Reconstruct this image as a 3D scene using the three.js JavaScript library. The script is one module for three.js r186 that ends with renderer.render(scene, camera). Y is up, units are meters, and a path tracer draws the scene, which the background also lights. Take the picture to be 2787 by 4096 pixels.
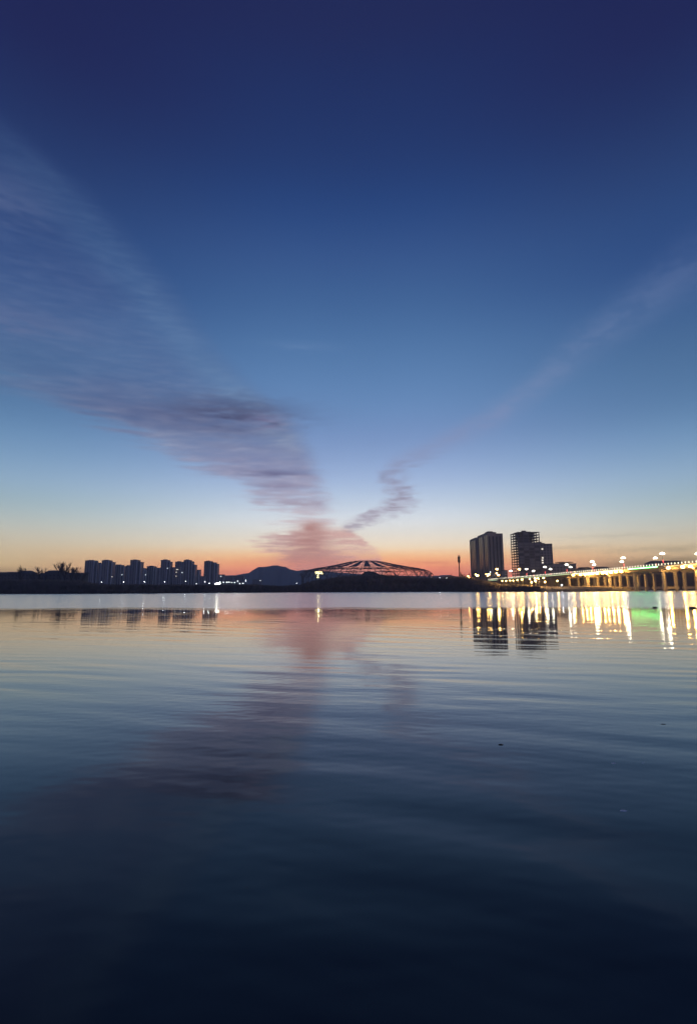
import * as THREE from 'three';
import { RectAreaLightUniformsLib } from 'three/addons/lights/RectAreaLightUniformsLib.js';
import { mergeGeometries } from 'three/addons/utils/BufferGeometryUtils.js';

// ---------------------------------------------------------------- camera, sky, sun, exposure
const scene = new THREE.Scene();
const FOCAL = 2048;                                    // pixels, for a frame 4096 pixels high
const camera = new THREE.PerspectiveCamera(90, 2787 / 4096, 0.1, 40000);
camera.rotation.order = 'YXZ';
camera.position.set(0, 1.8, 0);
camera.rotation.set(Math.atan(311 / 2048), 0, -0.24 * Math.PI / 180);
camera.updateMatrixWorld(true);

const renderer = new THREE.WebGLRenderer({ antialias: true });
renderer.toneMapping = THREE.LinearToneMapping;
renderer.toneMappingExposure = 1;
renderer.shadowMap.enabled = true;
RectAreaLightUniformsLib.init();
renderer.shadowMap.type = THREE.PCFSoftShadowMap;

let seedState = 7;
const rnd = () => { seedState = (seedState + 0x6d2b79f5) | 0; let t = Math.imul(seedState ^ (seedState >>> 15), 1 | seedState); t = (t + Math.imul(t ^ (t >>> 7), 61 | t)) ^ t; return ((t ^ (t >>> 14)) >>> 0) / 4294967296; };
const rr = (a, b) => a + (b - a) * rnd();
const clamp01 = (x) => x < 0 ? 0 : x > 1 ? 1 : x;
const sstep = (a, b, x) => { const t = clamp01((x - a) / (b - a)); return t * t * (3 - 2 * t); };
const hash2 = (x, y) => { let h = Math.imul(x, 374761393) ^ Math.imul(y, 668265263); h = Math.imul(h ^ (h >>> 13), 1274126177); return ((h ^ (h >>> 16)) >>> 0) / 4294967296; };
function vnoise(x, y) {
  const ix = Math.floor(x), iy = Math.floor(y), fx = x - ix, fy = y - iy, u = fx * fx * (3 - 2 * fx), v = fy * fy * (3 - 2 * fy);
  const a = hash2(ix, iy), b = hash2(ix + 1, iy), c = hash2(ix, iy + 1), d = hash2(ix + 1, iy + 1);
  return a + (b - a) * u + (c - a) * v + (a - b - c + d) * u * v;
}
function fbm(x, y, n = 4) { let s = 0, a = 0.5, t = 0; for (let i = 0; i < n; i++) { s += a * vnoise(x, y); t += a; x = x * 2.03 + 17.3; y = y * 2.03 + 5.1; a *= 0.5; } return s / t; }
function interp(tbl, x) {                              // tbl: [[x, value...], ...] ascending; returns number
  if (x <= tbl[0][0]) return tbl[0][1];
  for (let i = 1; i < tbl.length; i++) if (x <= tbl[i][0]) { const t = (x - tbl[i - 1][0]) / (tbl[i][0] - tbl[i - 1][0]); return tbl[i - 1][1] + (tbl[i][1] - tbl[i - 1][1]) * t; }
  return tbl[tbl.length - 1][1];
}
function lut(tbl, lo, hi, n) {                         // smooth colour table over elevation, values 0..255 sRGB
  const out = new Float32Array(n * 3);
  for (let i = 0; i < n; i++) {
    const x = lo + (hi - lo) * i / (n - 1);
    let k = 0; while (k < tbl.length - 2 && x > tbl[k + 1][0]) k++;
    const p0 = tbl[Math.max(0, k - 1)], p1 = tbl[k], p2 = tbl[k + 1], p3 = tbl[Math.min(tbl.length - 1, k + 2)], h = p2[0] - p1[0], t = clamp01((x - p1[0]) / h);
    for (let c = 1; c < 4; c++) {
      const m1 = k ? (p2[c] - p0[c]) / (p2[0] - p0[0]) * h : p2[c] - p1[c], m2 = p3 !== p2 ? (p3[c] - p1[c]) / (p3[0] - p1[0]) * h : p2[c] - p1[c];
      out[i * 3 + c - 1] = (2 * t ** 3 - 3 * t * t + 1) * p1[c] + (t ** 3 - 2 * t * t + t) * m1 + (3 * t * t - 2 * t ** 3) * p2[c] + (t ** 3 - t * t) * m2;
    }
  }
  return out;
}

// Dusk sky in azimuth (0 = towards the sunset, positive to the right) and elevation, in degrees.
const toSunset = lut([[0, 214, 116, 104], [1.5, 225, 132, 112], [2.2, 230, 142, 115], [3.0, 234, 162, 122], [3.8, 237, 188, 146], [4.7, 233, 211, 184], [6.1, 222, 216, 206], [7.7, 212, 217, 222], [9.9, 186, 201, 221], [12.6, 156, 178, 213], [16.7, 123, 150, 194], [20.7, 103, 137, 183], [25.9, 84, 120, 167], [30.7, 68, 102, 151], [35.3, 56, 86, 138], [39.5, 44, 71, 124], [43.4, 39, 60, 110], [48.6, 36, 51, 98], [53, 36, 45, 89], [70, 28, 34, 74], [90, 22, 27, 66]], 0, 90, 1801);
const aside = lut([[0, 152, 126, 98], [1.7, 172, 149, 114], [2.6, 188, 167, 132], [3.8, 194, 178, 150], [5.2, 189, 184, 168], [6.6, 176, 184, 180], [8.5, 155, 176, 186], [10.8, 139, 167, 192], [14.2, 112, 146, 182], [17.5, 90, 125, 165], [22, 75, 109, 151], [26.3, 63, 95, 142], [30, 51, 80, 131], [34, 46, 72, 122], [38, 42, 62, 109], [42.5, 37, 50, 95], [47, 35, 42, 86], [70, 27, 32, 72], [90, 22, 27, 66]], 0, 90, 1801);
const away = lut([[0, 84, 86, 110], [5, 108, 104, 128], [10, 104, 108, 142], [20, 78, 90, 134], [35, 52, 66, 116], [50, 34, 44, 94], [90, 22, 27, 66]], 0, 90, 1801);
const swathLeft = [[7.2, -7.4], [9.9, -10.5], [12.4, -15.2], [14.6, -21.7], [16.6, -26.2], [18.1, -32.4], [19, -36], [24, -50], [42, -80]];
const swathRight = [[6, -1.5], [7.2, -1.8], [10, -2], [12.8, -3.2], [15.5, -4.4], [18.2, -5.8], [20.8, -9], [23.2, -12.2], [25.5, -14.8], [27.7, -17.2], [31.7, -21.2], [35.1, -25.9], [37.2, -29.6], [38.9, -34.5], [40, -38], [46, -60]];
const swathDense = [[6, 0], [7.5, 0.6], [9, 0.7], [12, 0.72], [16, 0.72], [19, 0.7], [21.5, 0.55], [25, 0.5], [30, 0.46], [36, 0.34], [41, 0.16], [47, 0]];
const swathColor = lut([[0, 196, 150, 140], [7, 196, 172, 174], [10, 166, 160, 180], [13, 144, 144, 172], [16, 120, 128, 160], [19, 100, 111, 146], [22, 88, 106, 147], [28, 80, 99, 143], [36, 66, 84, 128], [50, 50, 62, 108], [90, 50, 62, 108]], 0, 90, 1801);
const plumeLeft = [[1.5, -6.5], [2.7, -7], [3.4, -8.4], [4.4, -10.4], [5.5, -11.4], [6, -9.8], [6.9, -6.2], [7.7, -5.3]];
const plumeRight = [[1.5, 4.2], [2.7, 4.2], [3.3, 3.9], [4.4, 3.2], [5.5, 2.1], [6.1, 1.3], [6.9, 0], [7.7, -3]];
const branch = [[0, 7.0, 0.45, 0.6], [3, 8.3, 0.6, 0.7], [6.2, 9.7, 0.9, 0.72], [5.6, 11.2, 0.9, 0.6], [4.9, 12.5, 0.8, 0.55], [5.9, 14, 0.85, 0.5], [8.8, 15.1, 0.85, 0.46], [11.6, 16.4, 0.95, 0.4], [15.8, 18, 1.1, 0.4], [21.3, 21.1, 1.2, 0.3], [26.5, 24.4, 1.5, 0.24], [31.4, 26.7, 1.8, 0.22], [36.6, 28.8, 2.2, 0.18], [46, 31, 2.8, 0.08]];
const wisps = [                                          // az, el, half width, half height, opacity, colour
  [-13.2, 19.5, 8, 1.5, 0.66, 76, 82, 114], [-20, 18.2, 6, 0.7, 0.3, 90, 96, 130], [-15.5, 17.2, 6, 0.6, 0.34, 92, 98, 132], [-8.6, 12.9, 4.2, 0.45, 0.6, 98, 98, 132], [-7.8, 11.6, 3.4, 0.35, 0.4, 120, 116, 146], [-9.3, 18.6, 2.6, 0.9, 0.36, 150, 134, 164], [-11, 14.6, 6.5, 1.1, 0.3, 118, 122, 158],
  [-11.5, 15.6, 5.5, 0.35, 0.22, 96, 102, 140], [-5.2, 9.6, 3.2, 0.3, 0.4, 150, 138, 156],
  [-37, 34.6, 5, 1.6, 0.3, 106, 116, 152], [-35, 25, 7, 1.4, 0.26, 112, 116, 152], [-27, 19.5, 9, 1.6, 0.16, 104, 112, 150], [-5.6, 26.5, 5, 0.5, 0.14, 130, 152, 190],
  [9, 2.9, 2.4, 0.16, 0.35, 168, 112, 104], [12, 2.4, 3, 0.14, 0.3, 170, 112, 100], [23.5, 4.2, 3, 0.2, 0.25, 152, 140, 122], [28, 5.2, 5, 0.25, 0.2, 156, 150, 136], [32, 3.7, 6, 0.3, 0.35, 142, 132, 112], [31, 2.3, 6.5, 0.6, 0.55, 112, 100, 82], [36, 2.2, 8, 0.8, 0.5, 108, 96, 80], [20, 5.4, 4, 0.15, 0.2, 176, 170, 158],
];
const HAZE = 0.00029, HAZE_REACH = 3300, HAZE_TOP = 134, HAZE_GLOW = [0.06, 0.07, 0.09];
const lin = (v) => { v /= 255; return v <= 0.04045 ? v / 12.92 : Math.pow((v + 0.055) / 1.055, 2.4); };
function skyAt(az, el, out) {
  const k = Math.min(1800, Math.max(0, Math.round(el * 20))) * 3, a = Math.abs(az - 1), w1 = sstep(5, 39, a), w2 = sstep(30, 135, Math.abs(az));
  let r = toSunset[k] + (aside[k] - toSunset[k]) * w1, g = toSunset[k + 1] + (aside[k + 1] - toSunset[k + 1]) * w1, b = toSunset[k + 2] + (aside[k + 2] - toSunset[k + 2]) * w1;
  r += (away[k] - r) * w2; g += (away[k + 1] - g) * w2; b += (away[k + 2] - b) * w2;
  const over = (o, cr, cg, cb) => { o = clamp01(o); r += (cr - r) * o; g += (cg - g) * o; b += (cb - b) * o; };
  if (el > 0.2 && el < 50 && Math.abs(az) < 100) {
    if (az < 6 && el > 5) {                              // the broad swath that fans out to the upper left
      const wob = (fbm(az * 0.16 + 3, el * 0.3) - 0.5) * 4 * Math.min(1, el / 18), L = interp(swathLeft, el), R = interp(swathRight, el), soft = 0.7 + el * 0.06, e = az - R + wob * 0.18 + (fbm(az * 0.5 + 61, el * 2.4 + 8) - 0.5) * 2.2 * (1 - sstep(10, 17, el));
      const rag = (fbm(az * 0.22 + 17, el * 3.2 + 2, 5) - 0.5) * 13 * (1 - sstep(20, 26, el)), m = sstep(L - soft * 1.2, L + soft * 3.2, az + wob + rag) * (1 - sstep(-soft * 1.3, soft * 0.7, e));
      if (m > 0) {
        const broad = fbm(az * 0.11 + 11, el * 0.34 + 7), streak = fbm(az * 0.3 + 40, el * 1.7 + 3, 5), fine = fbm(az * 0.6 + 90, el * 5.5, 5), fibre = fbm(az * 0.5 + el * 0.9 + 33, el * 4.2 - az * 0.35, 5) - 0.5, lowish = 1 - sstep(8.5, 13.5, el);
        const calm = 1 - 0.75 * sstep(18, 25, el); let d = interp(swathDense, el) * (0.8 + 0.5 * broad + 0.7 * (streak - 0.5) * calm + fibre * 0.5) * (0.4 + 0.6 * Math.max(sstep(-40, -22, az), sstep(19, 25, el)));
        d *= 1 - lowish * 0.85 * (1 - sstep(0.34, 0.58, fine * 0.6 + streak * 0.4 + sstep(-7, -3, az) * 0.05));
        const rim = Math.exp(-(((e + soft * 1.5) / (soft * 1.6)) ** 2)) * sstep(13, 20, el), tone = (streak - 0.5) * 34 * calm + fibre * (14 + 22 * calm) + (broad - 0.5) * -22 + rim * 12;
        over(d * m, swathColor[k] + tone, swathColor[k + 1] + tone + rim * 7, swathColor[k + 2] + tone * 0.8 + rim * 6);
      }
    }
    for (const w of wisps) {
      const dx = (az - w[0]) / w[2], dy = (el - w[1]) / w[3];
      if (Math.abs(dx) < 2.4 && Math.abs(dy) < 3) {
        const n = fbm(az * 0.55 + w[0] * 7, el * 3.2 + w[1], 4), q = dx * dx + (dy + (n - 0.5) * 1.6) ** 2;
        over(w[4] * Math.exp(-q * 1.3) * (0.35 + 1.3 * n), w[5], w[6], w[7]);
      }
    }
    if (el < 9 && az > -15 && az < 8) {                  // the dense pink base behind the stadium
      const n1 = fbm(az * 0.5 + 5, el * 2.2 + 9, 5), n2 = fbm(az * 0.42 + 31, el * 8.5, 5), L = interp(plumeLeft, el), R = interp(plumeRight, el), base = sstep(0.8, 2.2, el), low = 1 - sstep(2.6, 4.2, el);
      const edge = 1 - sstep(R - 0.5, R + 0.15, az + (n1 - 0.5) * 0.8 + (n2 - 0.5) * 1.6), topR = 1 - sstep(6.3, 7.2, el + (n2 - 0.5) * 1.2);
      const sheet = sstep(-6.5, -4, az) * edge * topR, comb = sstep(L - 0.3, L + 3.4, az + (n2 - 0.5) * 5.5) * (1 - sstep(-6, -3, az)) * (1 - sstep(6.0, 7.1, el)), wide = 1.3 + (7.6 - el) * 0.5 + low * 1.5;
      const core = Math.exp(-(((az + 4.1 + (n1 - 0.5) * 1.6) / wide) ** 2) * 1.2) * (1 - sstep(7.1, 7.9, el + (n1 - 0.5) * 0.9));
      over(comb * sstep(0.3, 0.56, n2 * 0.8 + n1 * 0.2 + low * 0.1) * 0.85 * base, 186 + low * 18, 150 - low * 8, 150 - low * 18);
      over(sheet * (0.3 + 0.62 * sstep(0.38, 0.58, n2 * 0.7 + n1 * 0.3) + low * 0.25) * base, 202 + low * 4, 164 - low * 18, 158 - low * 24);
      over(core * (0.3 + 0.6 * n1 + 0.4 * n2) * base, 174 + low * 14, 132, 128 - low * 4);
    }
    if (az > -2 && az < 60 && el > 5) {                  // the thin branch to the upper right
      let best = 9, bw = 1, bo = 0;
      for (let i = 1; i < branch.length; i++) {
        const A = branch[i - 1], B = branch[i], ux = B[0] - A[0], uy = B[1] - A[1], t = clamp01(((az - A[0]) * ux + (el - A[1]) * uy) / (ux * ux + uy * uy));
        const wd = A[2] + (B[2] - A[2]) * t, d = Math.hypot(az - A[0] - ux * t, (el - A[1] - uy * t) * 1.25) / wd;
        if (d < best) { best = d; bw = wd; bo = A[3] + (B[3] - A[3]) * t; }
      }
      if (best < 3) {
        const low = 1 - sstep(12, 17, el), n = fbm(az * (0.4 + low * 0.35) + 70, el * (0.9 + low * 2.2), 5), n2 = fbm(az * 0.8 + 7, el * (2 + low * 4.5) + 1, 5);
        const q = best + (n - 0.5) * 2.4 * (0.45 + low * 0.8), m = (1 - sstep(-0.2, 2.3, q)) * (0.42 + 0.58 * sstep(0.34, 0.62, n2 * (0.35 + low * 0.45) + n * (0.65 - low * 0.45)));
        const t = sstep(7, 17, el), lift = (n2 - 0.5) * 36 * low;
        over(bo * m * 1.3, 158 - 22 * t - lift, 148 - 4 * t - lift, 164 + 16 * t - lift);
      }
    }
  }
  // the colours above are those seen through the haze near the ground; this is the sky behind it
  const path = Math.min(HAZE_REACH, HAZE_TOP / Math.max(0.002, Math.sin(el * Math.PI / 180))), T = Math.exp(-HAZE * path);
  out[0] = Math.max(0.002, (lin(r) - (1 - T) * HAZE_GLOW[0]) / T); out[1] = Math.max(0.002, (lin(g) - (1 - T) * HAZE_GLOW[1]) / T); out[2] = Math.max(0.002, (lin(b) - (1 - T) * HAZE_GLOW[2]) / T);
}
const SKY_W = 4096, SKY_H = 2048, skyData = new Float32Array(SKY_W * SKY_H * 4);
{
  const c = [0, 0, 0];
  for (let row = 0; row < SKY_H; row++) {
    const el = ((row + 0.5) / SKY_H - 0.5) * 180;
    for (let col = 0; col < SKY_W; col++) {
      const o = (row * SKY_W + col) * 4;
      if (el > -0.5) {
        let az = ((col + 0.5) / SKY_W - 0.5) * 360 + 90;  // a view along -z is azimuth 0
        if (az > 180) az -= 360;
        skyAt(az, Math.max(0, el), c);
        skyData[o] = c[0]; skyData[o + 1] = c[1]; skyData[o + 2] = c[2];
      } else { skyData[o] = 0.05; skyData[o + 1] = 0.055; skyData[o + 2] = 0.07; }
      skyData[o + 3] = 1;
    }
  }
}
const sky = new THREE.DataTexture(skyData, SKY_W, SKY_H, THREE.RGBAFormat, THREE.FloatType);
sky.mapping = THREE.EquirectangularReflectionMapping; sky.magFilter = THREE.LinearFilter; sky.minFilter = THREE.LinearFilter; sky.needsUpdate = true;
scene.background = sky; scene.environment = sky;

// The sun has just set behind the stadium: two degrees under the horizon, faint.
const sun = new THREE.DirectionalLight(new THREE.Color(1, 0.6, 0.4), 0.05);
sun.name = 'sun'; sun.position.set(8, -70, -2000); sun.target.position.set(0, 0, 0); sun.castShadow = true; sun.shadow.radius = 4; sun.shadow.mapSize.set(2048, 2048);
Object.assign(sun.shadow.camera, { left: -900, right: 900, top: 400, bottom: -200, near: 1, far: 6000 });
scene.add(sun, sun.target);
scene.fog = new THREE.FogExp2(new THREE.Color(0.8, 0.87, 1), HAZE);

// ---------------------------------------------------------------- helpers
const M4 = () => new THREE.Matrix4();
/** World point seen at pixel (px, py) of the 2787 x 4096 photograph, at that many metres in front. */
function at(px, py, depth) {
  const d = new THREE.Vector3((px - 1393.5) / FOCAL, (2048 - py) / FOCAL, -1).applyQuaternion(camera.quaternion);
  return d.multiplyScalar(depth / -d.z).add(camera.position);
}
const std = (r, g, b, roughness = 0.9, more = {}) => new THREE.MeshStandardMaterial({ color: new THREE.Color().setRGB(r, g, b), roughness, ...more });
const glow = (r, g, b, strength) => { const m = new THREE.MeshStandardMaterial({ color: new THREE.Color().setRGB(0.6, 0.6, 0.6), emissive: new THREE.Color().setRGB(r, g, b), emissiveIntensity: strength, roughness: 0.6 }); return m; };
const names = new Map();
const numbered = (n) => { const k = names.get(n) ?? 0; names.set(n, k + 1); return k ? n + '_' + String(k).padStart(3, '0') : n; };
function meshOf(name, geo, mat, parent) { const m = new THREE.Mesh(Array.isArray(geo) ? mergeGeometries(geo.map((g) => { const q = g.index ? g.toNonIndexed() : g; return q; })) : geo, mat); m.name = parent === scene ? numbered(name) : name; m.castShadow = m.receiveShadow = true; parent.add(m); return m; }
function thing(name, label, category, x = 0, y = 0, z = 0, turn = 0, group) {
  const o = new THREE.Group(); o.name = numbered(name); o.position.set(x, y, z); o.rotation.y = turn; o.userData = { label, category }; if (group) o.userData.group = group; scene.add(o); return o;
}
function tag(o, label, category, group) { o.userData = { label, category }; if (group) o.userData.group = group; return o; }
function structure(name, geo, mat) { const m = meshOf(name, geo, mat, scene); m.userData.kind = 'structure'; return m; }
const box = (w, h, d, x = 0, y = 0, z = 0) => new THREE.BoxGeometry(w, h, d).translate(x, y, z);
const ORD = ['first', 'second', 'third', 'fourth', 'fifth', 'sixth', 'seventh', 'eighth', 'ninth', 'tenth', 'eleventh', 'twelfth', 'thirteenth', 'fourteenth', 'fifteenth', 'sixteenth', 'seventeenth', 'eighteenth', 'nineteenth', 'twentieth'];
/** A bar between two points with a square or round section. */
function bar(a, b, r, sides = 4, r2 = r) {
  const v = new THREE.Vector3().subVectors(b, a), g = new THREE.CylinderGeometry(r2, r, v.length(), sides, 1, true);
  g.applyQuaternion(new THREE.Quaternion().setFromUnitVectors(new THREE.Vector3(0, 1, 0), v.clone().normalize())).translate((a.x + b.x) / 2, (a.y + b.y) / 2, (a.z + b.z) / 2);
  return g;
}
const V = (x, y, z) => new THREE.Vector3(x, y, z);
function quadGrid(rows) {                                // rows: array of arrays of Vector3; smooth sheet
  const n = rows[0].length, p = [], uv = [], idx = [];
  for (const r of rows) for (const v of r) { p.push(v.x, v.y, v.z); uv.push(v.x / 51.2, -v.z / 51.2); }
  for (let i = 0; i + 1 < rows.length; i++) for (let j = 0; j + 1 < n; j++) { const a = i * n + j, b = a + 1, c = a + n, d = c + 1; idx.push(a, b, c, b, d, c); }
  const g = new THREE.BufferGeometry();
  g.setAttribute('position', new THREE.Float32BufferAttribute(p, 3)); g.setAttribute('uv', new THREE.Float32BufferAttribute(uv, 2)); g.setIndex(idx); g.computeVertexNormals();
  return g;
}
function noiseTexture(size, fx, fy, lo, hi, tint = [1, 1, 1], seed = 0) {   // fine and coarse grain
  const d = new Uint8Array(size * size * 4);
  for (let y = 0; y < size; y++) for (let x = 0; x < size; x++) {
    const n = 0.6 * fbm(x * fx + seed, y * fy + seed, 4) + 0.4 * vnoise(x * 0.7 + seed, y * 0.7), v = lo + (hi - lo) * n, o = (y * size + x) * 4;
    for (let c = 0; c < 3; c++) d[o + c] = Math.max(0, Math.min(255, 255 * v * tint[c])); d[o + 3] = 255;
  }
  const t = new THREE.DataTexture(d, size, size); t.wrapS = t.wrapT = THREE.RepeatWrapping; t.magFilter = THREE.LinearFilter; t.colorSpace = THREE.SRGBColorSpace; t.needsUpdate = true; return t;
}

// ---------------------------------------------------------------- ground and water
const shoreTable = [[-9000, 340], [0, 340], [420, 312], [900, 370], [1400, 400], [1750, 395], [2000, 335], [2150, 288], [2300, 292], [2400, 312], [2480, 345], [2520, 400], [2600, 500], [2787, 560], [9000, 600]];
const pxOf = (x, z) => 1393.5 + FOCAL * x / Math.max(1, -z);
const shoreOf = (px) => interp(shoreTable, px) + (fbm(px * 0.02, 3.3) - 0.5) * 8;
const bankRise = [[-60, -4], [-20, -1.6], [0, -0.12], [3, 0.35], [9, 1.1], [20, 2.8], [45, 4.1], [200, 4.4], [1500, 5], [20000, 8]];
const groundY = (x, z) => { const px = pxOf(x, z), spit = sstep(2080, 2200, px) * (1 - sstep(2480, 2560, px)), off0 = -z - shoreOf(px), off = off0 > 0 ? off0 / (1 + 1.6 * spit) : off0; return interp(bankRise, off) + (off > 1 ? (fbm(x * 0.05, z * 0.05) - 0.5) * Math.min(1.2, off * 0.08) : 0); };
{
  const rows = [], offs = [-60, -20, -4, 0, 2, 5, 9, 14, 20, 30, 45, 80, 140, 260, 500, 900, 1600, 2200, 2800];
  for (const off of offs) {
    const r = [];
    for (let px = -3400; px <= 6200; px += (px > -400 && px < 3200 ? 16 : 150)) { const D = shoreOf(px) + off, x = (px - 1393.5) / FOCAL * D; r.push(V(x, groundY(x, -D), -D)); }
    rows.push(r);
  }
  const earth = noiseTexture(256, 0.04, 0.04, 0.34, 0.54, [1, 0.88, 0.7], 3);
  structure('far_bank', quadGrid(rows), new THREE.MeshStandardMaterial({ map: earth, roughness: 0.97 }));
}
const waves = (() => {                                    // slopes of a light breeze over calm water, one tile is 51.2 m
  const N = 2048, L = 51.2, wv = [];
  for (let i = 0; i < 46; i++) {
    const lam = 0.34 * Math.pow(6.6, rnd()), dir = (rnd() + rnd() - 1) * 0.45 + 0.26, k = L / lam;
    wv.push([Math.round(k * Math.sin(dir)), Math.round(k * Math.cos(dir)), rnd() * 6.283, Math.pow(lam, 0.35) * rr(0.5, 1)]);
  }
  for (let i = 0; i < 10; i++) { const lam = rr(2, 5), dir = rr(-0.9, 0.9), k = L / lam; wv.push([Math.round(k * Math.sin(dir)), Math.round(k * Math.cos(dir)), rnd() * 6.283, 0.2]); }
  for (let i = 0; i < 26; i++) { const lam = 0.11 * Math.pow(2.9, rnd()), dir = (rnd() + rnd() - 1) * 1.1 + 0.2, k = L / lam; wv.push([Math.round(k * Math.sin(dir)), Math.round(k * Math.cos(dir)), rnd() * 6.283, rr(0.3, 0.6)]); }
  const tabN = 4096, tab = new Float32Array(tabN); for (let i = 0; i < tabN; i++) tab[i] = Math.cos(i / tabN * 6.283185307);
  const sx = new Float32Array(N * N), sz = new Float32Array(N * N);
  for (const [kx, kz, ph, a] of wv) {
    const kl = Math.hypot(kx, kz), ax = a * kx / kl, az = a * kz / kl, p0 = ph / 6.2832 * tabN;
    for (let y = 0; y < N; y++) for (let x = 0, o = y * N; x < N; x++, o++) { const c = tab[((kx * x + kz * y) * (tabN / N) + p0) & (tabN - 1)]; sx[o] += ax * c; sz[o] += az * c; }
  }
  let s2 = 0; for (let o = 0; o < N * N; o += 97) s2 += sz[o] * sz[o]; const rms = Math.sqrt(s2 / (N * N / 97));
  const d = new Float32Array(N * N * 4), per = (u, v, f) => { let s = 0; for (let i = 0; i < 2; i++) for (let j = 0; j < 2; j++) s += (i ? u : 1 - u) * (j ? v : 1 - v) * fbm((u + 1 - i) * f, (v + 1 - j) * f, 3); return s; };
  const G = 256, env = new Float32Array(G * G); for (let y = 0; y < G; y++) for (let x = 0; x < G; x++) env[y * G + x] = 0.35 + 1.3 * sstep(0.3, 0.7, per(x / G, y / G, 9));
  for (let y = 0; y < N; y++) for (let x = 0; x < N; x++) {
    const o = y * N + x, e = env[(y >> 3) * G + (x >> 3)] * 0.0075 / rms;
    d[o * 4] = 0.5 - 0.5 * sx[o] * e; d[o * 4 + 1] = 0.5 - 0.5 * sz[o] * e; d[o * 4 + 2] = 1; d[o * 4 + 3] = 1;
  }
  const t = new THREE.DataTexture(d, N, N, THREE.RGBAFormat, THREE.FloatType); t.wrapS = t.wrapT = THREE.RepeatWrapping; t.magFilter = THREE.LinearFilter; t.needsUpdate = true; return t;
})();
{
  const wet = (roughness, ripple, ior = 1.33) => new THREE.MeshPhysicalMaterial({ color: new THREE.Color().setRGB(0.014, 0.008, 0.006), roughness, ior, clearcoat: 0.2, clearcoatRoughness: roughness, normalMap: waves, normalScale: new THREE.Vector2(ripple, ripple) });
  const xs = []; for (let x = -2800; x <= 2800; x += Math.abs(x) < 120 ? 2 : 40) xs.push(x);
  const edge = (x, z) => z - (fbm(x * 0.07 + 4, z) - 0.5) * 17 - (fbm(x * 0.4, z) - 0.5) * 2 - Math.abs(x) * 0.02;
  const line = (f) => xs.map((x) => V(x, 0, f(x)));
  const e1 = (x) => edge(x, -47), e2 = (x) => e1(x) - 4 - 2 * fbm(x * 0.2, 8);
  structure('river_water', quadGrid([line(e1), line((x) => e1(x) * 0.5), line(() => -10), line(() => 6)]), wet(0.045, 1));
  structure('ice_edge_water', quadGrid([line(e2), line(e1)]), wet(0.14, 1.6));
  // a thin frosted skin of ice along the far bank
  structure('thin_ice', quadGrid([line(() => -1500), line(() => -300), line(e2)]), new THREE.MeshPhysicalMaterial({ map: noiseTexture(512, 0.02, 0.09, 0.66, 0.8, [0.96, 0.98, 1], 21), roughness: 0.22, ior: 1.4, clearcoat: 1, clearcoatRoughness: 0.22, normalMap: waves, normalScale: new THREE.Vector2(2, 2) }));
  structure('near_bank', quadGrid([line(() => -1.4), line(() => 1), line(() => 3), line(() => 300)].map((r, i) => r.map((v) => v.setY([-0.5, 0.12, 0.3, 2][i])))), std(0.06, 0.052, 0.042, 0.98));
}
{ // low mud bar off the left bank
  const rows = []; for (let i = 0; i <= 6; i++) { const r = []; for (let j = 0; j <= 24; j++) { const u = j / 24, v = i / 6, c = at(555 + 90 * u, 2379, 262 + v * 6); r.push(V(c.x, 0.22 * Math.sin(Math.PI * u) * Math.sin(Math.PI * v) * (0.6 + fbm(u * 9, v * 3)) - 0.03, c.z)); } rows.push(r); }
  structure('mud_bar', quadGrid(rows.reverse()), std(0.05, 0.045, 0.04));
}

// ---------------------------------------------------------------- hills
{
  const ridge = [[300, 2352], [700, 2325], [850, 2303], [893, 2301], [945, 2299.5], [976, 2292], [997, 2290], [1008, 2281], [1032, 2267], [1050, 2266], [1071, 2265.4], [1090, 2260.6], [1108, 2258.4], [1125, 2263], [1144, 2267], [1160, 2275], [1185, 2281], [1204, 2279], [1230, 2278], [1300, 2284], [1400, 2292], [1500, 2299], [1600, 2301], [1720, 2303], [1760, 2299], [1785, 2298.5], [1815, 2303], [1860, 2306], [1990, 2318], [2250, 2335], [2500, 2352]];
  const rows = [], steps = [[2150, 0], [2250, 0.2], [2380, 0.5], [2520, 0.85], [2600, 1], [2670, 0.8], [2850, 0.3], [3100, 0]];
  for (const [D, k] of steps.slice().reverse()) { const r = []; for (let px = 300; px <= 2500; px += 5) { const top = at(px, interp(ridge, px), 2600).y - 6, x = (px - 1393.5) / FOCAL * D; r.push(V(x, 4 + Math.max(0, top) * k * (1 + (fbm(px * 0.06, D * 0.01) - 0.5) * (k < 0.98 ? 0.5 : 0.05)), -D)); } rows.push(r); }
  structure('hills', quadGrid(rows), std(0.13, 0.125, 0.11, 1));
}

// ---------------------------------------------------------------- lamps
const lampLight = (name, color, intensity, p, soft = 10) => { const l = new THREE.PointLight(color, intensity); l.name = name; l.position.copy(p); l.castShadow = true; l.shadow.radius = soft; return l; };
const steel = std(0.09, 0.09, 0.1, 0.5, { metalness: 0.6 }), darkSteel = std(0.03, 0.03, 0.035, 0.6);
const coldGlow = glow(0.92, 0.97, 1, 6), warmGlow = glow(1, 0.56, 0.13, 34), amberGlow = glow(1, 0.5, 0.1, 26), dimGlow = glow(0.95, 0.95, 1, 4), windowGlow = glow(1, 0.9, 0.72, 1.2), windowCold = glow(0.85, 0.95, 1, 1.6);
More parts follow.
